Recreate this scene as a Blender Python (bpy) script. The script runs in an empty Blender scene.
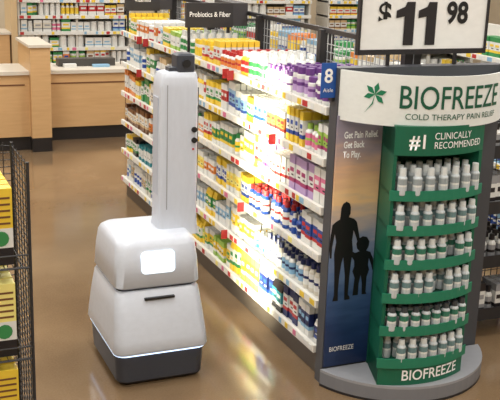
import bpy, math, random
from mathutils import Matrix, Vector
R=random.Random(7)
sc=bpy.context.scene
sc.view_settings.view_transform='Standard'
def lin(c):
    o=[]
    for v in c[:3]:
        v=v/255.
        o.append(v/12.92 if v<=.04045 else ((v+.055)/1.055)**2.4)
    return (o[0],o[1],o[2],1.)
# ---------------- materials
def newmat(n):
    m=bpy.data.materials.new(n); m.use_nodes=True
    return m,m.node_tree.nodes,m.node_tree.links,m.node_tree.nodes['Principled BSDF']
def paint(n,rough=.45,metal=0.,coat=0.,bump=0.):
    m,N,L,b=newmat(n)
    a=N.new('ShaderNodeAttribute'); a.attribute_name='Col'
    nz=N.new('ShaderNodeTexNoise'); nz.inputs['Scale'].default_value=14
    mr=N.new('ShaderNodeMapRange'); mr.inputs['To Min'].default_value=.94; mr.inputs['To Max'].default_value=1.06
    L.new(nz.outputs['Fac'],mr.inputs['Value'])
    mx=N.new('ShaderNodeVectorMath'); mx.operation='SCALE'
    L.new(a.outputs['Color'],mx.inputs[0]); L.new(mr.outputs['Result'],mx.inputs['Scale'])
    L.new(mx.outputs[0],b.inputs['Base Color'])
    b.inputs['Roughness'].default_value=rough; b.inputs['Metallic'].default_value=metal
    b.inputs['Coat Weight'].default_value=coat
    return m
M_PAINT=paint('painted_surface',.45)
M_GLOSS=paint('glossy_packaging',.35)
M_ROBOT=paint('robot_shell',.36,0,.1)
def plain(n,c,rough=.5,metal=0,em=0):
    m,N,L,b=newmat(n)
    nz=N.new('ShaderNodeTexNoise'); nz.inputs['Scale'].default_value=20
    cr=N.new('ShaderNodeValToRGB'); l=lin(c)
    cr.color_ramp.elements[0].color=(l[0]*.92,l[1]*.92,l[2]*.92,1); cr.color_ramp.elements[1].color=(min(1,l[0]*1.06),min(1,l[1]*1.06),min(1,l[2]*1.06),1)
    L.new(nz.outputs['Fac'],cr.inputs[0]); L.new(cr.outputs[0],b.inputs['Base Color'])
    b.inputs['Roughness'].default_value=rough; b.inputs['Metallic'].default_value=metal
    if em:
        b.inputs['Emission Color'].default_value=l; b.inputs['Emission Strength'].default_value=em
    return m
M_WHITE=plain('white_ink',(250,250,250)); M_GREEN=plain('green_ink',(0,84,60)); M_BLACK=plain('black_ink',(15,15,17)); M_GREY=plain('grey_ink',(190,190,190))
M_LED=plain('led_light',(196,222,255),.4,0,1.8); M_SCREEN=plain('robot_screen_glow',(226,240,255),.3,0,.85)
# wood
m,N,L,b=newmat('light_maple_wood'); M_WOOD=m
tc=N.new('ShaderNodeTexCoord'); mp=N.new('ShaderNodeMapping'); mp.inputs['Scale'].default_value=(1.2,1.2,14)
nz=N.new('ShaderNodeTexNoise'); nz.inputs['Scale'].default_value=3; nz.inputs['Detail'].default_value=4
cr=N.new('ShaderNodeValToRGB'); cr.color_ramp.elements[0].color=lin((192,152,104)); cr.color_ramp.elements[1].color=lin((214,176,128))
L.new(tc.outputs['Object'],mp.inputs[0]); L.new(mp.outputs[0],nz.inputs['Vector']); L.new(nz.outputs['Fac'],cr.inputs[0]); L.new(cr.outputs[0],b.inputs['Base Color']); b.inputs['Roughness'].default_value=.4
# floor
m,N,L,b=newmat('polished_brown_floor'); M_FLOOR=m
tc=N.new('ShaderNodeTexCoord'); nz=N.new('ShaderNodeTexNoise'); nz.inputs['Scale'].default_value=1.3; nz.inputs['Detail'].default_value=6
n2=N.new('ShaderNodeTexNoise'); n2.inputs['Scale'].default_value=90; n2.inputs['Detail'].default_value=2
ad=N.new('ShaderNodeMath'); ad.operation='MULTIPLY_ADD'; ad.inputs[1].default_value=.35
cr=N.new('ShaderNodeValToRGB'); cr.color_ramp.elements[0].position=.45; cr.color_ramp.elements[1].position=.9
cr.color_ramp.elements[0].color=lin((114,92,68)); cr.color_ramp.elements[1].color=lin((142,118,90))
L.new(tc.outputs['Object'],nz.inputs['Vector']); L.new(tc.outputs['Object'],n2.inputs['Vector'])
L.new(n2.outputs['Fac'],ad.inputs[0]); L.new(nz.outputs['Fac'],ad.inputs[2]); L.new(ad.outputs[0],cr.inputs[0]); L.new(cr.outputs[0],b.inputs['Base Color'])
b.inputs['Roughness'].default_value=.14; b.inputs['Coat Weight'].default_value=.3; b.inputs['Coat Roughness'].default_value=.12
# poster
m,N,L,b=newmat('beach_sunset_print'); M_POST=m
tc=N.new('ShaderNodeTexCoord'); sp=N.new('ShaderNodeSeparateXYZ'); nz=N.new('ShaderNodeTexNoise'); nz.inputs['Scale'].default_value=5
mp=N.new('ShaderNodeMapping'); mp.inputs['Scale'].default_value=(1,1,5)
ad=N.new('ShaderNodeMath'); ad.operation='MULTIPLY_ADD'; ad.inputs[1].default_value=.12
cr=N.new('ShaderNodeValToRGB'); mr=N.new('ShaderNodeMapRange'); mr.inputs['From Max'].default_value=1.7
L.new(tc.outputs['Object'],sp.inputs[0]); L.new(tc.outputs['Object'],mp.inputs[0]); L.new(mp.outputs[0],nz.inputs['Vector'])
L.new(sp.outputs['Z'],mr.inputs['Value']); L.new(nz.outputs['Fac'],ad.inputs[0]); L.new(mr.outputs[0],ad.inputs[2]); L.new(ad.outputs[0],cr.inputs[0]); L.new(cr.outputs[0],b.inputs['Base Color'])
E=cr.color_ramp.elements; E[0].position=.1; E[0].color=lin((24,38,74)); E[1].position=1.; E[1].color=lin((122,124,150))
for p,c in ((.25,(34,58,102)),(.36,(60,88,134)),(.44,(92,118,160)),(.54,(126,142,172)),(.62,(186,174,172)),(.7,(240,202,152)),(.78,(220,178,144)),(.87,(160,146,154))):
    e=E.new(p); e.color=lin(c)
b.inputs['Roughness'].default_value=.35
# ---------------- mesh builder
class MB:
    def __init__(s): s.v=[];s.f=[];s.c=[];s.m=[]
    def face(s,idx,c,m=0): s.f.append(idx); s.c.append(c); s.m.append(m)
    def box(s,x0,x1,y0,y1,z0,z1,c,m=0):
        n=len(s.v); s.v+=[(x0,y0,z0),(x1,y0,z0),(x1,y1,z0),(x0,y1,z0),(x0,y0,z1),(x1,y0,z1),(x1,y1,z1),(x0,y1,z1)]
        for q in ((0,3,2,1),(4,5,6,7),(0,1,5,4),(1,2,6,5),(2,3,7,6),(3,0,4,7)): s.face([n+i for i in q],c,m)
    def loft(s,rings,cols,cap=True,m=0,capcol=None):
        k=len(rings[0]); n=len(s.v)
        for r in rings: s.v+=r
        for i in range(len(rings)-1):
            for j in range(k):
                a=n+i*k+j; b=n+i*k+(j+1)%k
                s.face([a,b,b+k,a+k],cols[i],m)
        if cap:
            s.face([n+j for j in range(k)][::-1],cols[0],m)
            s.face([n+(len(rings)-1)*k+j for j in range(k)],capcol or cols[-1],m)
    def lathe(s,x,y,z,prof,cols,seg=9,m=0,sx=1.,sy=1.):
        cs=[(math.cos(2*math.pi*j/seg),math.sin(2*math.pi*j/seg)) for j in range(seg)]
        s.loft([[(x+r*a*sx,y+r*b*sy,z+h) for a,b in cs] for r,h in prof],cols,m=m)
    def rod(s,p,q,r,c,m=0,seg=5):
        p=Vector(p);q=Vector(q);d=(q-p).normalized()
        u=d.orthogonal().normalized(); w=d.cross(u)
        rg=[[tuple(o+r*(math.cos(2*math.pi*j/seg)*u+math.sin(2*math.pi*j/seg)*w)) for j in range(seg)] for o in (p,q)]
        s.loft(rg,[c],m=m)
    def obj(s,name,mats,parent=None,smooth=None):
        me=bpy.data.meshes.new(name); me.from_pydata(s.v,[],s.f)
        for mt in mats: me.materials.append(mt)
        ca=me.color_attributes.new('Col','FLOAT_COLOR','CORNER')
        data=[]
        for p,c in zip(me.polygons,s.c): data+=list(c)*p.loop_total
        ca.data.foreach_set('color',data)
        me.polygons.foreach_set('material_index',s.m)
        if smooth:
            me.polygons.foreach_set('use_smooth',[True]*len(me.polygons))
        me.update()
        if smooth: me.set_sharp_from_angle(angle=math.radians(smooth))
        o=bpy.data.objects.new(name,me); sc.collection.objects.link(o)
        if parent: o.parent=parent
        return o
def empty(n,loc=(0,0,0)):
    e=bpy.data.objects.new(n,None); sc.collection.objects.link(e); return e
def rrect(x0,x1,y0,y1,r,z,n=6):
    o=[]
    for cx,cy,a0 in ((x1-r,y1-r,0),(x0+r,y1-r,90),(x0+r,y0+r,180),(x1-r,y0+r,270)):
        for i in range(n+1):
            a=math.radians(a0+90*i/n); o.append((cx+r*math.cos(a),cy+r*math.sin(a),z))
    return o
def text_mesh(body,size,name,mat,parent,fn,align='CENTER',bold=0.,xs=1.,ls=1.):
    cu=bpy.data.curves.new(name,'FONT'); cu.body=body; cu.size=size; cu.align_x=align; cu.offset=bold; cu.space_line=ls
    cu.resolution_u=4
    o=bpy.data.objects.new(name,cu); sc.collection.objects.link(o)
    dg=bpy.context.evaluated_depsgraph_get(); dg.update()
    me=bpy.data.meshes.new_from_object(o.evaluated_get(dg)); bpy.data.objects.remove(o)
    for v in me.vertices: v.co=fn(v.co.x*xs,v.co.y)
    me.materials.clear(); me.materials.append(mat)
    ob=bpy.data.objects.new(name,me); sc.collection.objects.link(ob); ob.parent=parent
    return ob
# ---------------- products
W=lin((224,225,222)); OFF=lin((212,207,194)); YEL=lin((232,198,62)); LYEL=lin((238,226,136)); ORG=lin((220,132,66)); RED=lin((184,48,50)); PINK=lin((216,116,152)); PUR=lin((106,62,132)); LIL=lin((180,152,198)); MAG=lin((164,60,112))
BLU=lin((38,76,156)); NAVY=lin((30,42,92)); LBL=lin((138,180,210)); GRN=lin((54,136,78)); LIM=lin((154,192,88)); TEAL=lin((44,132,142)); BRN=lin((110,72,46)); TAN=lin((200,174,134)); DK=lin((34,32,36)); GREYC=lin((150,152,156))
class Map:
    def __init__(s,axis,f): s.a=axis; s.f=f
    def pt(s,u,d): 
        if s.a=='-x': return (s.f+d,u)
        if s.a=='+x': return (s.f-d,u)
        if s.a=='-y': return (u,s.f+d)
def item(mb,mp,u,d,z,w,dp,h,st,front=True):
    t,c1,c2,c3=st
    x,y=mp.pt(u,d+dp/2)
    sg=9 if front else 7
    if t=='b':
        r=w*.46
        mb.lathe(x,y,z,[(r*.94,0),(r,.04*h),(r,.14*h),(r,.34*h),(r,.44*h),(r,.62*h),(r*.97,.68*h),(r*.55,.78*h),(r*.62,.785*h),(r*.6,h)],[c1,c1,c2,c3 if c3!=c1 else W,c2,c1,c1,c3,c3],sg)
    elif t=='j':
        r=w*.46
        mb.lathe(x,y,z,[(r*.96,0),(r,.05*h),(r,.12*h),(r,.36*h),(r,.48*h),(r,.6*h),(r,.72*h),(r*.86,.76*h),(r*.92,.765*h),(r*.9,h)],[c1,c1,c2,c3 if c3!=c1 else W,c2,c1,c1,c3,c3],sg)
    else:
        hw=w*.46; hd=dp*.45
        if mp.a in('-x','+x'): hx,hy=hd,hw
        else: hx,hy=hw,hd
        top=.35 if t=='p' else 1
        def rc(zz,k=1.): return [(x-hx*k,y-hy,z+zz),(x+hx*k,y-hy,z+zz),(x+hx*k,y+hy,z+zz),(x-hx*k,y+hy,z+zz)]
        mb.loft([rc(0),rc(.22*h),rc(.34*h),rc(.76*h),rc(h,top)],[c1,c3,c2,c1],capcol=c1)
        if front:
            lw=hw*.66
            if mp.a=='-x':
                mb.box(x-hx-.0015,x-hx,y-lw,y+lw,z+.52*h,z+.64*h,c3); mb.box(x-hx-.0015,x-hx,y-lw,y+lw*.2,z+.41*h,z+.45*h,DK if t=='x' else c1)
            if mp.a=='-y': mb.box(x-lw,x+lw,y-hy-.0015,y-hy,z+.5*h,z+.64*h,c3)
def fill(mb,mp,u0,u1,z,hmax,depth,stylefn,rows=3,rs=R,wmin=.04,wmax=.08,empties=.03):
    u=u0
    while u<u1-.03:
        st=rs.choice(stylefn(u)); w=rs.uniform(wmin,wmax); 
        if st[0]=='b': w=min(w,.06)
        h=hmax*rs.uniform(.6,.95); 
        if st[0] in 'bj': h=min(h,w*3.)
        dp=w if st[0] in 'bj' else rs.uniform(.035,.06)
        k=rs.randint(1,4)
        gap=rs.uniform(.001,.004)
        for i in range(k):
            if u+w>u1: break
            off=rs.choice((0.003,.006,.01,.012,.02)); 
            if rs.random()<empties: off=.1
            for r in range(rows):
                dd=off+r*(dp+.004)
                if dd+dp>depth: break
                item(mb,mp,u+w/2,dd,z,w,dp,h,st,r==0)
            u+=w+gap
        u+=gap
ALL=[('x',W,YEL,GRN),('x',YEL,W,RED),('b',W,GRN,W),('b',W,BLU,W),('x',GRN,W,YEL),('x',W,ORG,BLU),('x',LBL,W,BLU),('j',W,LIM,GRN),('x',ORG,YEL,W),('b',W,YEL,YEL),('x',W,RED,W),('x',TAN,W,BRN),('b',W,PINK,W)]
Z={
 'n':[ [('p',NAVY,PUR,RED),('x',NAVY,W,RED),('p',W,NAVY,BLU),('x',PUR,W,RED),('p',DK,TEAL,W),('x',W,NAVY,LBL)],
       [('b',W,W,NAVY),('b',W,LBL,NAVY),('b',OFF,W,NAVY),('j',W,TEAL,W),('x',W,LBL,TEAL)],
       [('b',BLU,W,RED),('b',BLU,NAVY,BLU),('b',NAVY,LBL,W),('x',LIL,PUR,W),('x',W,BLU,RED),('b',BLU,BLU,W)],
       [('x',W,YEL,RED),('x',W,PINK,W),('x',OFF,W,RED),('x',W,LIM,GRN),('x',LIL,W,MAG),('x',W,W,RED)],
       [('x',W,YEL,ORG),('b',W,GRN,W),('x',W,ORG,RED),('b',W,LIL,PINK),('x',YEL,W,BLU),('b',W,PINK,LIM),('x',W,LIM,MAG)],
       [('b',W,PUR,W),('j',W,LIL,PUR),('b',W,LIL,PUR),('j',W,LBL,W),('b',W,W,PUR),('b',W,PINK,W)] ],
 'm':[ [('p',YEL,LYEL,LIM),('p',YEL,W,GRN),('x',W,YEL,GRN),('p',W,LIM,YEL),('x',LIM,YEL,W)],
       [('p',YEL,GRN,W),('x',LIM,W,GRN),('p',YEL,LYEL,ORG),('x',W,YEL,W),('x',GRN,YEL,W),('x',W,LBL,W)],
       [('x',YEL,W,BLU),('b',W,YEL,BLU),('x',W,LYEL,YEL),('x',YEL,GRN,W),('x',W,ORG,W),('b',W,W,BLU)],
       [('x',YEL,W,RED),('x',W,YEL,W),('b',W,YEL,GRN),('x',W,W,ORG),('x',W,LBL,W),('x',W,GRN,YEL)],
       [('x',YEL,W,GRN),('x',W,LIM,GRN),('b',YEL,W,W),('x',W,LBL,BLU),('x',W,RED,W),('x',W,W,GRN)],
       [('x',YEL,W,RED),('b',W,ORG,RED),('b',W,GRN,W),('j',W,YEL,YEL),('x',W,BLU,W),('b',YEL,RED,W)] ],
 'f':[ [('x',W,TAN,GREYC),('j',W,BLU,W),('x',OFF,W,GRN),('x',W,LBL,W)],
       [('x',TEAL,W,W),('x',W,TEAL,GRN),('j',W,GREYC,W),('x',DK,W,GRN),('x',YEL,W,GRN)],
       [('x',BRN,W,TAN),('j',DK,TAN,W),('x',W,ORG,BRN),('b',GRN,W,ORG),('x',YEL,W,BLU)],
       [('x',GRN,W,GRN),('x',W,GRN,YEL),('x',ORG,W,W),('x',W,OFF,GREYC),('x',YEL,W,W)],
       [('x',W,LBL,W),('x',W,GRN,W),('x',TAN,W,W),('b',W,BLU,W),('x',YEL,W,GRN)],
       [('x',W,ORG,W),('x',YEL,W,GRN),('b',W,BLU,W),('x',LBL,W,W),('j',RED,W,W),('x',LIM,W,W)] ]}
def style(k):
    def f(y):
        if y<5.15 or (k==2 and y<5.3) or (k==1 and y<5.3): return Z['n'][k]
        if y<6.75: return Z['m'][k]
        return Z['f'][k]
    return f
STEEL=lin((205,203,196)); STRIP=lin((232,230,222)); KICK=lin((92,84,76))
def tags(mb,axis,f,u0,u1,z0,z1,rs=R):
    u=u0+.02
    while u<u1-.06:
        w=rs.uniform(.03,.06)
        c=rs.choice([W,W,W,YEL,YEL,LYEL,W,RED,PINK,LBL])
        if axis=='-x': mb.box(f-.003,f,u,u+w,z0+.006,z1-.006,c)
        else: mb.box(u,u+w,f-.003,f,z0+.006,z1-.006,c)
        if axis=='-x' and rs.random()<.045:
            mb.box(f-.05,f-.005,u,u+.003,z0-.005,z1+.015,RED)
        u+=w+rs.uniform(.01,.09)
# ---------------- main gondola
SZ=[.19,.46,.73,1.0,1.27,1.55]
Y0,Y1=4.34,8.42
g=empty('store_shelf_unit')
mb=MB()
mb.box(2.34,3.26,Y0,Y1,0,.16,KICK); 
mb.box(2.775,2.825,Y0,Y1,.16,1.6,STEEL)
for i in range(5):
    yy=Y0+.02+(Y1-Y0-.06)*i/4
    mb.box(2.75,2.85,yy-.015,yy+.03,.0,1.86,DK)
for k,z in enumerate(SZ):
    mb.box(2.31,2.775,Y0,Y1,z-.022,z,STEEL)
    mb.box(2.288,2.31,Y0,Y1,z-.035,z+.008,STRIP)
    tags(mb,'-x',2.288,Y0,Y1,z-.035,z+.008)
    mb.box(2.825,3.29,Y0,Y1,z-.022,z,STEEL); mb.box(3.29,3.31,Y0,Y1,z-.035,z+.008,STRIP)
    if k>0:
        for i in range(5):
            yy=Y0+.03+(Y1-Y0-.06)*i/4
            mb.box(2.4,2.775,yy-.002,yy+.002,z-.07,z-.022,STEEL)
mb.obj('shelves_and_uprights',[M_PAINT],g)
mb=MB()
mb.box(2.785,2.815,Y0,Y1,1.84,1.87,DK); mb.box(2.785,2.815,Y0,Y1,1.6,1.62,DK)
y=Y0
while y<Y1: mb.box(2.798,2.802,y,y+.004,1.62,1.84,GREYC); y+=.05
for zz in (1.67,1.72,1.77): mb.box(2.797,2.801,Y0,Y1,zz,zz+.004,GREYC)
mb.obj('top_divider_grid',[M_PAINT],g)
mb=MB()
mp=Map('-x',2.312)
for k,z in enumerate(SZ):
    fill(mb,mp,Y0+.01,Y1-.01,z+.001,.22 if k<5 else .19,.44,style(k),rows=7 if k>=4 else 4)
mp2=Map('+x',3.288)
for k in (4,5): fill(mb,mp2,Y0+.01,Y1-.01,SZ[k]+.001,.2,.4,lambda u:ALL,rows=3)
mb.obj('health_products',[M_GLOSS],g)
# signs above shelves
def cat_sign(y,x0,x1,z0,z1,txt):
    e=empty('category_sign'); mb=MB(); c=lin((48,46,50))
    mb.box(x0,x1,y,y+.03,z0,z1,c); mb.box(x0+.02,x0+.035,y+.01,y+.03,1.56,z0,DK); mb.box(x1-.04,x1-.02,y+.01,y+.03,1.56,z0,DK)
    mb.box(x1,x1+.12,y+.005,y+.4,z0+.01,z1,lin((60,58,62)))
    mb.obj('sign_board',[M_PAINT],e)
    text_mesh(txt,.052,'sign_lettering',M_WHITE,e,lambda x,yy:((x0+x1)/2+x,y-.003,z0+.08+yy),bold=.0006,xs=.85)
cat_sign(6.64,2.3,2.67,1.75,1.93,'Probiotics & Fiber')
cat_sign(8.3,2.3,2.62,1.74,1.92,'Vitamins')
# ---------------- endcap
e=empty('endcap_display')
GR=lin((10,98,72)); GRD=lin((8,74,56)); GRL=lin((30,120,92))
def arc(cx,yb,hw,s,n=24):
    Rr=(hw*hw+s*s)/(2*s); a=math.asin(min(1,hw/Rr)); cy=yb-s+Rr
    return [(cx+Rr*math.sin(-a+2*a*i/n),cy-Rr*math.cos(-a+2*a*i/n)) for i in range(n+1)],Rr,cy,a
HX=2.815
mb=MB()
pts,_,_,_=arc(HX,4.24,.53,.38)
mb.loft([[(x,y,zz) for x,y in pts] for zz in (0,.015,.085,.1)],[DK,lin((120,122,128)),lin((150,152,158))])
mb.box(2.3,3.33,4.25,4.33,0,1.775,lin((70,72,78)))
mb.obj('base_and_back_panel',[M_PAINT],e)
mb=MB(); mb.box(2.215,2.3,4.275,4.28,1.62,1.8,lin((30,84,165))); mb.box(2.285,2.3,4.28,4.32,1.6,1.8,DK)
mb.obj('aisle_number_flag',[M_PAINT],e)
text_mesh('8',.1,'aisle_number_text',M_WHITE,e,lambda x,y:(2.256+x,4.273,1.7+y),bold=.002)
text_mesh('Aisle',.03,'aisle_word_text',M_WHITE,e,lambda x,y:(2.256+x,4.273,1.65+y))
pts,HR,HCY,HA=arc(HX,4.25,.505,.34)
mb=MB()
inn=[(HX+(x-HX)*.985,HCY+(y-HCY)*.985) for x,y in pts]
prof=pts+inn[::-1]
mb.loft([[(x,y,zz) for x,y in prof] for zz in (1.51,1.77)],[lin((226,230,228))])
mb.obj('curved_header',[M_PAINT],e,40)
def onarc(u0,z0,off=.003):
    def f(x,y):
        t=(u0+x)/HR; return (HX+(HR+off)*math.sin(t),HCY-(HR+off)*math.cos(t),z0+y)
    return f
text_mesh('BIOFREEZE',.165,'header_lettering',M_GREEN,e,onarc(-.01,1.605),bold=.001,xs=.78)
text_mesh('COLD THERAPY PAIN RELIEF',.042,'header_tagline',M_GREEN,e,onarc(.0,1.55),xs=1.05)
mb=MB()
for i in range(6):
    a=i*math.pi/3+.3; F=onarc(-.44,1.665)
    P=[(0,0),(.035,.014),(.062,0),(.035,-.014)] if i!=4 else [(0,0),(.05,.003),(.11,-.03),(.05,-.004)]
    n=len(mb.v)
    for px,py in P: mb.v.append(F(px*math.cos(a)-py*math.sin(a),px*math.sin(a)+py*math.cos(a)))
    mb.face([n,n+1,n+2,n+3],lin((20,120,84)))
mb.obj('leaf_logo',[M_PAINT],e)
# poster
mb=MB(); mb.box(2.305,2.6,4.238,4.25,.11,1.53,W)
mb.obj('beach_poster',[M_POST],e)
def poly(pts,y,ox,oz,s):
    mb=MB(); mb.v=[(ox+a*s,y,oz+b*s) for a,b in pts]; mb.face(list(range(len(pts))),lin((14,14,20)))
    return mb
woman=[(-.09,0),(-.03,0),(-.035,.1),(-.03,.25),(-.015,.38),(.0,.44),(.01,.38),(.03,.25),(.035,.1),(.04,0),(.1,.0),(.095,.03),(.075,.05),(.08,.24),(.09,.4),(.1,.5),(.085,.6),(.095,.7),(.13,.62),(.17,.5),(.2,.44),(.215,.45),(.19,.52),(.155,.66),(.125,.78),(.09,.815),(.035,.835),(.05,.87),(.05,.93),(.035,.97),(0,.99),(-.035,.97),(-.052,.93),(-.055,.85),(-.06,.82),(-.1,.8),(-.135,.77),(-.15,.66),(-.155,.53),(-.145,.44),(-.125,.44),(-.125,.55),(-.105,.68),(-.085,.6),(-.1,.48),(-.09,.36),(-.08,.2),(-.075,.06)]
child=[(-.14,0),(-.04,0),(-.04,.2),(-.01,.34),(.02,.2),(.03,0),(.12,0),(.1,.04),(.1,.3),(.14,.42),(.11,.5),(.12,.62),(.17,.5),(.2,.4),(.23,.42),(.2,.6),(.14,.72),(.06,.75),(.1,.82),(.11,.9),(.06,.98),(-.02,1.),(-.1,.96),(-.13,.88),(-.11,.8),(-.06,.75),(-.14,.73),(-.2,.76),(-.24,.8),(-.255,.77),(-.22,.7),(-.15,.6),(-.14,.5),(-.17,.42),(-.12,.3)]
poly(woman,4.236,2.385,.5,.57).obj('woman_silhouette',[M_PAINT],e)
poly(child,4.2355,2.505,.52,.34).obj('child_silhouette',[M_PAINT],e)
text_mesh('Get Pain Relief.\nGet Back\nTo Play.',.05,'poster_lettering',M_WHITE,e,lambda x,y:(2.345+x,4.234,1.41+y),align='LEFT',bold=.0012,xs=.66,ls=1.05)
text_mesh('BIOFREEZE',.04,'poster_footer_lettering',M_WHITE,e,lambda x,y:(2.33+x,4.234,.2+y),align='LEFT',xs=.8)
# green display tower (trapezoid plan)
DX0,DX1,DYF,DYB=2.49,3.03,3.92,4.22
CXD=(DX0+DX1)/2; BX0,BX1=2.575,2.985
mb=MB()
def side(xf,xb,t):
    P=[(xf,DYF+.05),(xf+t,DYF+.05),(xb+t,DYB),(xb,DYB)]
    if t<0: P=P[::-1]
    mb.loft([[(x,y,zz) for x,y in P] for zz in (.1,1.5)],[GR])
side(DX0,BX0,.02); side(DX1,BX1,-.02)
mb.box(BX0,BX1,DYB,DYB+.015,.1,1.5,GRD)
def curved(s,z0,z1,c):
    pts,_,_,_=arc(CXD,DYF+.05,(DX1-DX0)/2,s,12)
    mb.loft([[(x,y,zz) for x,y in pts+[(BX1,DYB),(BX0,DYB)]] for zz in (z0,z1)],[c])
curved(.07,.1,.235,GR)
curved(.07,1.37,1.52,GR)
SH=[.235+i*.186 for i in range(6)]
def lip(z):
    pts,_,_,_=arc(CXD,DYF+.04,(DX1-DX0)/2+.012,.075,12)
    inn=[(x,y+.008) for x,y in pts]
    mb.loft([[(x,y,zz) for x,y in pts+inn[::-1]] for zz in (z-.03,z+.025)],[GRL])
for i,z in enumerate(SH):
    if i: curved(.07,z-.015,z,GRD)
    lip(z)
mb.obj('green_display_stand',[M_PAINT],e)
mb=MB()
for i,z in enumerate(SH):
    for rr in range(3):
        n=8 if i<4 else 7
        for j in range(n):
            if R.random()<.05 and rr==0: continue
            fx0=DX0+(BX0-DX0)*rr*.28; fx1=DX1+(BX1-DX1)*rr*.28
            x=fx0+.05+(fx1-fx0-.1)*j/(n-1)
            t=(x-CXD)/((DX1-DX0)/2)
            y=DYF+.045-.055*(1-t*t)+rr*.075+R.uniform(0,.008)
            r=.025; h=.13; c1=lin((192,200,204)); c2=lin((104,134,138)); c3=lin((216,222,222))
            if i%2: c2=lin((50,116,96)); 
            if i==1: c3=lin((60,66,70))
            if i==5: c2=lin((150,160,164)); h=.14
            mb.lathe(x,y,z+.001,[(r*.95,0),(r,.008),(r,.045),(r,.055),(r,.084),(r,.09),(r*.7,.1),(r*.72,.101),(r*.65,h)],[c1,c1,W,c2,c1,c1,c3,c3],10)
mb.obj('gel_bottles',[M_GLOSS],e)
def onfront(z0,xs=0):
    hw=(DX1-DX0)/2; s=.07; Rr=(hw*hw+s*s)/(2*s); cx=CXD; cy=DYF+.05-s+Rr
    def f(x,y):
        t=(x+xs)/Rr; return (cx+(Rr+.003)*math.sin(t),cy-(Rr+.003)*math.cos(t),z0+y)
    return f
text_mesh('CLINICALLY\nRECOMMENDED',.05,'recommendation_lettering',M_WHITE,e,onfront(1.455,-.08),align='LEFT',xs=.85,ls=.95)
text_mesh('#1',.1,'number_one_lettering',M_WHITE,e,onfront(1.41,-.16),bold=.002,xs=.9)
text_mesh('BIOFREEZE',.085,'base_lettering',M_WHITE,e,onfront(.13,.03),bold=.001,xs=.9)
# ---------------- price sign
ps=empty('price_sign'); mb=MB()
mb.box(2.43,3.21,4.29,4.3,1.86,2.2,lin((240,240,238))); mb.box(2.42,3.22,4.28,4.31,1.835,1.862,DK)
mb.box(2.42,2.432,4.28,4.31,1.86,2.2,DK); mb.box(3.208,3.22,4.28,4.31,1.86,2.2,DK); mb.box(2.42,3.22,4.28,4.31,2.195,2.21,DK)
mb.box(2.6,2.62,4.29,4.3,1.776,1.84,DK); mb.box(3.02,3.04,4.29,4.3,1.776,1.84,DK)
mb.obj('sign_frame',[M_PAINT],ps)
def onsign(x0,z0): return lambda x,y:(x0+x,4.286,z0+y)
mb=MB()
for x0 in (2.64,2.775):
    P=[(.05,0),(.112,0),(.112,.225),(.062,.225),(.05,.2),(.0,.18),(0,.14),(.05,.15)]
    n=len(mb.v); mb.v+=[(x0+a,4.286,1.883+b) for a,b in P]; mb.face(list(range(n,n+8)),DK)
mb.obj('price_dollars',[M_PAINT],ps)
text_mesh('$',.15,'currency_symbol',M_BLACK,ps,onsign(2.53,2.0),align='LEFT',bold=.004)
text_mesh('98',.155,'price_cents',M_BLACK,ps,onsign(2.95,2.0),align='LEFT',bold=.005,xs=.88)
# ---------------- robot
r=empty('inventory_robot')
WH=lin((200,206,217)); WH2=lin((186,193,206)); DG=lin((58,62,72)); BK=lin((26,27,30))
mb=MB()
S=[(.012,1.235,1.705,4.58,5.16,.05),(.03,1.22,1.715,4.565,5.18,.06),(.185,1.21,1.722,4.555,5.195,.065),(.19,1.215,1.715,4.56,5.19,.065)]
mb.loft([rrect(a[1],a[2],a[3],a[4],a[5],a[0]) for a in S],[BK,DG,DG])
for x in (1.33,1.6):
    for y in (4.74,5.0): mb.lathe(x,y,0,[(.03,0),(.035,.01),(.035,.03)],[BK,BK],12)
mb.obj('drive_base',[M_PAINT],r,35)
mb=MB(); mb.loft([rrect(1.203,1.728,4.543,5.203,.065,.189),rrect(1.203,1.728,4.543,5.203,.065,.198)],[W]); mb.obj('led_strip',[M_LED],r,35)
mb=MB()
S=[(.198,1.2,1.731,4.54,5.206,.055),(.212,1.195,1.736,4.535,5.21,.055),(.27,1.2,1.732,4.545,5.205,.055),(.4,1.212,1.722,4.585,5.185,.055),(.515,1.226,1.71,4.625,5.16,.055),(.53,1.234,1.702,4.635,5.15,.055)]
mb.loft([rrect(a[1],a[2],a[3],a[4],a[5],a[0],8) for a in S],[WH2,WH,WH,WH,WH])
mb.obj('lower_shell',[M_ROBOT],r,50)
mb=MB(); mb.loft([rrect(1.245,1.69,4.65,5.14,.05,.525),rrect(1.245,1.69,4.65,5.14,.05,.55)],[DG]); 
mb.box(1.38,1.55,4.60,4.68,.483,.495,BK)
mb.obj('shell_seam',[M_PAINT],r)
mb=MB()
S=[(.543,1.236,1.704,4.64,5.15,.055),(.553,1.226,1.712,4.628,5.16,.055),(.68,1.232,1.708,4.642,5.15,.06),(.765,1.242,1.7,4.66,5.14,.065),(.79,1.252,1.692,4.675,5.13,.07),(.805,1.272,1.68,4.70,5.11,.07),(.81,1.3,1.67,4.73,5.09,.06)]
mb.loft([rrect(a[1],a[2],a[3],a[4],a[5],a[0],8) for a in S],[WH2,WH,WH,WH,WH,WH])
mb.obj('upper_shell',[M_ROBOT],r,60)
mb=MB()
def vr(x0,x1,z0,z1,rr,y): return [(a,y,b) for a,b,_ in rrect(x0,x1,z0,z1,rr,0)]
def tilt(ring,dy): return [(x,y+(z-.66)*.13+dy,z) for x,y,z in ring]
mb.loft([tilt(vr(1.37,1.56,.625,.745,.022,4.636),.012),tilt(vr(1.37,1.56,.625,.745,.022,4.636),-.004)],[W])
mb.obj('face_screen',[M_SCREEN],r)
mb=MB()
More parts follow.
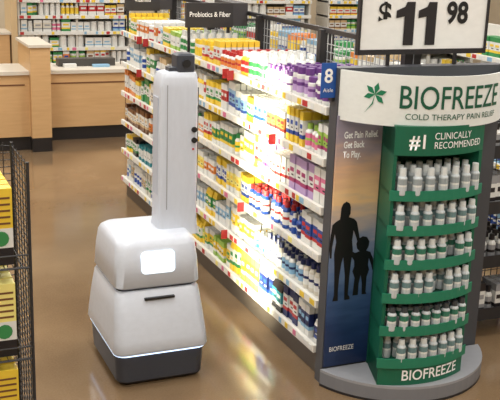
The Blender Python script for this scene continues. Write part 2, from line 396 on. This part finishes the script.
mb.loft([rrect(1.52,1.765,4.81,5.0,.03,.77),rrect(1.525,1.757,4.822,4.985,.025,.83),rrect(1.528,1.754,4.83,4.98,.02,.9),rrect(1.532,1.752,4.83,4.98,.02,1.6),rrect(1.537,1.75,4.832,4.978,.02,1.655),rrect(1.552,1.744,4.84,4.97,.02,1.682),rrect(1.58,1.737,4.85,4.96,.02,1.69)],[WH,WH,WH,WH,WH,WH])
mb.obj('scanner_mast',[M_ROBOT],r,35)
mb=MB()
mb.box(1.752,1.759,4.85,4.965,.95,1.6,DG)
for z in (1.37,1.31):
    mb.rod((1.728,4.833,z),(1.728,4.82,z),.016,BK,seg=12)
mb.box(1.718,1.728,4.824,4.834,1.255,1.265,RED)
mb.box(1.57,1.574,4.827,4.834,.92,1.62,GREYC)
mb.box(1.527,1.531,4.86,4.95,1.0,1.55,WH2)
mb.obj('mast_sensors',[M_PAINT],r)
mb=MB()
mb.loft([rrect(1.63,1.735,4.845,4.955,.015,1.68),rrect(1.63,1.735,4.845,4.955,.015,1.775),rrect(1.645,1.72,4.86,4.94,.015,1.785)],[DG,DG])
mb.rod((1.682,4.847,1.735),(1.682,4.83,1.735),.022,BK,seg=14)
mb.box(1.59,1.63,4.86,4.93,1.69,1.71,DG)
mb.obj('top_camera',[M_PAINT],r,30)
def lamp(nm,size,z,x,en,ang=26,sp=62):
    li=bpy.data.lights.new(nm,'AREA'); li.shape='RECTANGLE'; li.size=size; li.size_y=.08; li.energy=en; li.color=(1,.93,.68); li.spread=math.radians(sp)
    lo=bpy.data.objects.new(nm,li); sc.collection.objects.link(lo); lo.parent=r
    a=math.radians(ang)
    zx=Vector((-math.cos(a),-math.sin(a),0)); xx=Vector((0,0,1)); yy=zx.cross(xx)
    lo.matrix_world=Matrix(((xx.x,yy.x,zx.x,x),(xx.y,yy.y,zx.y,4.91),(xx.z,yy.z,zx.z,z),(0,0,0,1)))
lamp('scanner_lamp',.85,1.25,1.785,14)
lamp('side_scanner_lamp',.36,.38,1.755,8)
# ---------------- left wire rack
wr=empty('wire_display_rack'); mb=MB(); WC=lin((40,40,44))
X=.67;ya,yb=4.0,4.42
for y in (ya,yb): mb.rod((X,y,0),(X,y,1.44),.008,WC); mb.rod((-.3,y,0),(-.3,y,1.44),.008,WC)
z=.03
while z<1.44: mb.rod((X,ya,z),(X,yb,z),.0028,WC,seg=4); mb.rod((-.3,ya,z),(-.3,yb,z),.0028,WC,seg=4); mb.rod((-.3,yb,z),(X,yb,z),.0028,WC,seg=4); z+=.034
for i in range(1,6): 
    y=ya+(yb-ya)*i/6; mb.rod((X,y,0),(X,y,1.44),.003,WC,seg=4)
x=-.25
while x<X: mb.rod((x,yb,0),(x,yb,1.44),.003,WC,seg=4); x+=.08
RS=[.1,.52,.96]
for z in RS:
    mb.rod((-.3,ya,z),(X,ya,z),.006,WC); mb.rod((-.3,ya,z+.06),(X,ya,z+.06),.004,WC)
    x=-.28
    while x<X: mb.rod((x,ya,z),(x,yb,z),.0025,WC,seg=4); x+=.04
mb.obj('wire_frame',[M_PAINT],wr)
mb=MB()
for k,z in enumerate(RS):
    x=-.27
    while x<.52:
        c=[YEL,LYEL,YEL][k]
        for rr in range(4):
            y=4.03+rr*.085; h=.36
            mb.box(x,x+.105,y,y+.07,z+.01,z+h*.25,DK); mb.box(x,x+.105,y,y+.07,z+h*.25,z+h*.5,W); mb.box(x,x+.105,y,y+.07,z+h*.5,z+h,c)
            for q in range(5): mb.box(x+.01,x+.095,y-.002,y,z+h*(.55+q*.08),z+h*(.575+q*.08),BRN)
            F=[(x+.052+.035*math.cos(t*math.pi/6),y-.003,z+h*.37+.035*math.sin(t*math.pi/6)) for t in range(12)]
            n=len(mb.v); mb.v+=F; mb.face([n+i for i in range(12)],GRN)
        x+=.11
mb.obj('boxed_goods',[M_GLOSS],wr)
# ---------------- right wire rack
wr=empty('wire_display_rack.001'); mb=MB()
xa,xb,ya,yb=3.36,4.0,4.5,4.9
for x in (xa,xb):
    for y in (ya,yb): mb.rod((x,y,0),(x,y,1.6),.01,WC)
z=.06
while z<1.6: mb.rod((xa,ya,z),(xa,yb,z),.003,WC,seg=4); mb.rod((xa,yb,z),(xb,yb,z),.003,WC,seg=4); z+=.045
x=xa
while x<xb: mb.rod((x,yb,.05),(x,yb,1.6),.003,WC,seg=4); x+=.05
for z in (.15,.5,.85,1.2):
    mb.box(xa,xb,ya,yb,z-.01,z,WC); mb.box(xa,xb,ya-.005,ya,z-.03,z+.05,WC)
mb.obj('wire_frame',[M_PAINT],wr)
mb=MB()
for z in (.15,.5,.85,1.2): fill(mb,Map('-y',ya+.01),xa+.02,xb-.02,z,.24,.35,lambda u:[('b',DK,GREYC,DK),('x',GREYC,W,DK),('b',W,GREYC,DK),('x',DK,W,GREYC)],rows=3)
mb.obj('packaged_goods',[M_GLOSS],wr)
# ---------------- background shelf units
def shelf_unit(x0,x1,y,d,zs,name='pharmacy_shelf',top=.25,rows=2):
    u=empty(name); mb=MB()
    mb.box(x0,x1,y+d,y+d+.03,0,zs[-1]+top,lin((196,192,184)))
    for x in (x0,x1-.03,(x0+x1)/2): mb.box(x,x+.03,y+.02,y+d,0,zs[-1]+top,STEEL)
    for z in zs:
        mb.box(x0,x1,y,y+d,z-.025,z,STEEL); mb.box(x0,x1,y-.012,y,z-.04,z+.01,W); tags(mb,'-y',y-.012,x0,x1,z-.04,z+.01)
    mb.obj('shelf_frame',[M_PAINT],u)
    mb=MB()
    for z in zs: fill(mb,Map('-y',y+.01),x0+.04,x1-.04,z,(zs[1]-zs[0])*.84,d,lambda q:ALL+[('x',W,W,LBL),('x',W,OFF,GREYC),('j',W,W,W)]*3,rows=rows,wmin=.06,wmax=.13)
    mb.obj('stocked_goods',[M_GLOSS],u)
ZB=[.15,.4,.62,.84,1.06,1.28,1.5,1.72]
shelf_unit(2.15,3.75,13.2,.4,ZB)
shelf_unit(4.2,6.6,13.2,.4,ZB,'pharmacy_shelf.001')
shelf_unit(6.9,9.6,13.2,.4,ZB,'pharmacy_shelf.002')
shelf_unit(4.3,5.3,7.2,.4,[.15,.42,.69,.96,1.23,1.5],'pharmacy_shelf.003')
u=empty('store_shelf_unit.001'); mb=MB()
mb.box(4.74,5.6,3.2,6.9,0,.16,KICK); mb.box(5.15,5.2,3.2,6.9,.16,1.75,STEEL)
for z in SZ:
    mb.box(4.7,5.15,3.2,6.9,z-.022,z,STEEL); mb.box(4.68,4.7,3.2,6.9,z-.035,z+.008,STRIP); tags(mb,'-x',4.68,3.2,6.9,z-.035,z+.008)
mb.obj('shelves_and_uprights',[M_PAINT],u); mb=MB()
for z in SZ: fill(mb,Map('-x',4.71),3.21,6.89,z+.001,.21,.4,lambda q:ALL,rows=2)
mb.obj('health_products',[M_GLOSS],u)
# ---------------- counters
c=empty('pharmacy_counter'); mb=MB(); CT=lin((206,198,184)); KB=lin((34,30,30))
def counter(x0,x1,y0,y1,h):
    mb.box(x0,x1,y0+.03,y1,0,.16,KB); mb.box(x0,x1,y0,y1,.16,h-.04,W,1); mb.box(x0-.0,x1+.0,y0-.03,y1+.02,h-.04,h,CT)
    mb.box(x0+.05,x1-.05,y0-.006,y0,h-.16,h-.145,BRN)
    x=x0+1.0
    while x<x1-.2: mb.box(x,x+.008,y0-.004,y0,.16,h-.04,BRN); x+=1.1
counter(-3.5,1.82,10.56,11.2,.9); counter(2.04,6.5,11.0,11.6,.84)
mb.box(1.82,2.04,10.45,11.25,0,.16,KB); mb.box(1.82,2.04,10.45,11.25,.16,1.17,W,1); mb.box(1.8,2.06,10.43,11.27,1.17,1.2,CT)
mb.box(2.3,3.0,11.3,11.45,.84,.93,lin((70,66,62))); mb.box(3.1,3.5,11.25,11.45,.84,.9,DK); mb.box(2.35,2.5,11.2,11.28,.84,.88,W); mb.box(2.7,2.9,11.18,11.26,.84,.87,LBL)
mb.obj('counter_body',[M_PAINT,M_WOOD],c)
c=empty('storage_cabinet'); mb=MB()
mb.box(.2,2.0,13.0,13.5,0,1.05,W,1); mb.box(.18,2.02,12.98,13.52,1.05,1.08,CT); 
for x in (.6,1.1,1.6): mb.box(x,x+.01,12.995,13.0,.1,1.0,BRN)
mb.box(2.02,2.1,12.95,13.5,0,2.6,TAN)
mb.obj('cabinet_body',[M_PAINT,M_WOOD],c)
# ---------------- room
def slab(n,b,mat,c=W):
    mb=MB(); mb.box(*b,c); return mb.obj(n,[mat])
slab('floor',(-5,11,-3,16,-.1,0),M_FLOOR)
M_WALL=plain('warm_wall_paint',(206,190,164),.8); M_CEIL=plain('ceiling_tiles',(225,225,220),.9)
slab('wall_back',(-5,11,16,16.1,0,4.3),M_WALL); slab('wall_left',(-5.1,-5,-3,16,0,4.3),M_WALL); slab('wall_right',(11,11.1,-3,16,0,4.3),M_WALL); slab('wall_front',(-5,11,-3.1,-3,0,4.3),M_WALL)
slab('ceiling',(-5,11,-3,16,4.3,4.4),M_CEIL)
i=0
for x in (-2.,1.,4.,7.5):
    for y in (0.,4.2,8.4,12.8):
        n='ceiling_light'+('' if i==0 else '.%03d'%i); i+=1
        le=empty(n); mb=MB(); mb.box(x-.35,x+.35,y-1.3,y+1.3,4.24,4.3,W); o=mb.obj('fixture_housing',[M_PAINT],le)
        l=bpy.data.lights.new('tube_lamp','AREA'); l.shape='RECTANGLE'; l.size=.6; l.size_y=2.4; l.energy=84; l.color=(1,.98,.94)
        lo=bpy.data.objects.new('tube_lamp',l); sc.collection.objects.link(lo); lo.location=(x,y,4.23); lo.parent=le
w=bpy.data.worlds.new('World'); sc.world=w; w.use_nodes=True; w.node_tree.nodes['Background'].inputs[0].default_value=(.9,.95,1,1); w.node_tree.nodes['Background'].inputs[1].default_value=.3
# ---------------- camera
yaw,pit,roll,f=.40649,.27139,.033808,939.99
F=Vector((math.sin(yaw)*math.cos(pit),math.cos(yaw)*math.cos(pit),-math.sin(pit))); r0=Vector((math.cos(yaw),-math.sin(yaw),0)); u0=r0.cross(F)
r2=math.cos(roll)*r0+math.sin(roll)*u0; u2=-math.sin(roll)*r0+math.cos(roll)*u0
cd=bpy.data.cameras.new('camera'); cd.sensor_width=36; cd.lens=36*f/500; cd.clip_end=60
co=bpy.data.objects.new('camera',cd); sc.collection.objects.link(co)
co.matrix_world=Matrix(((r2.x,u2.x,-F.x,0),(r2.y,u2.y,-F.y,0),(r2.z,u2.z,-F.z,2.4),(0,0,0,1)))
sc.camera=co
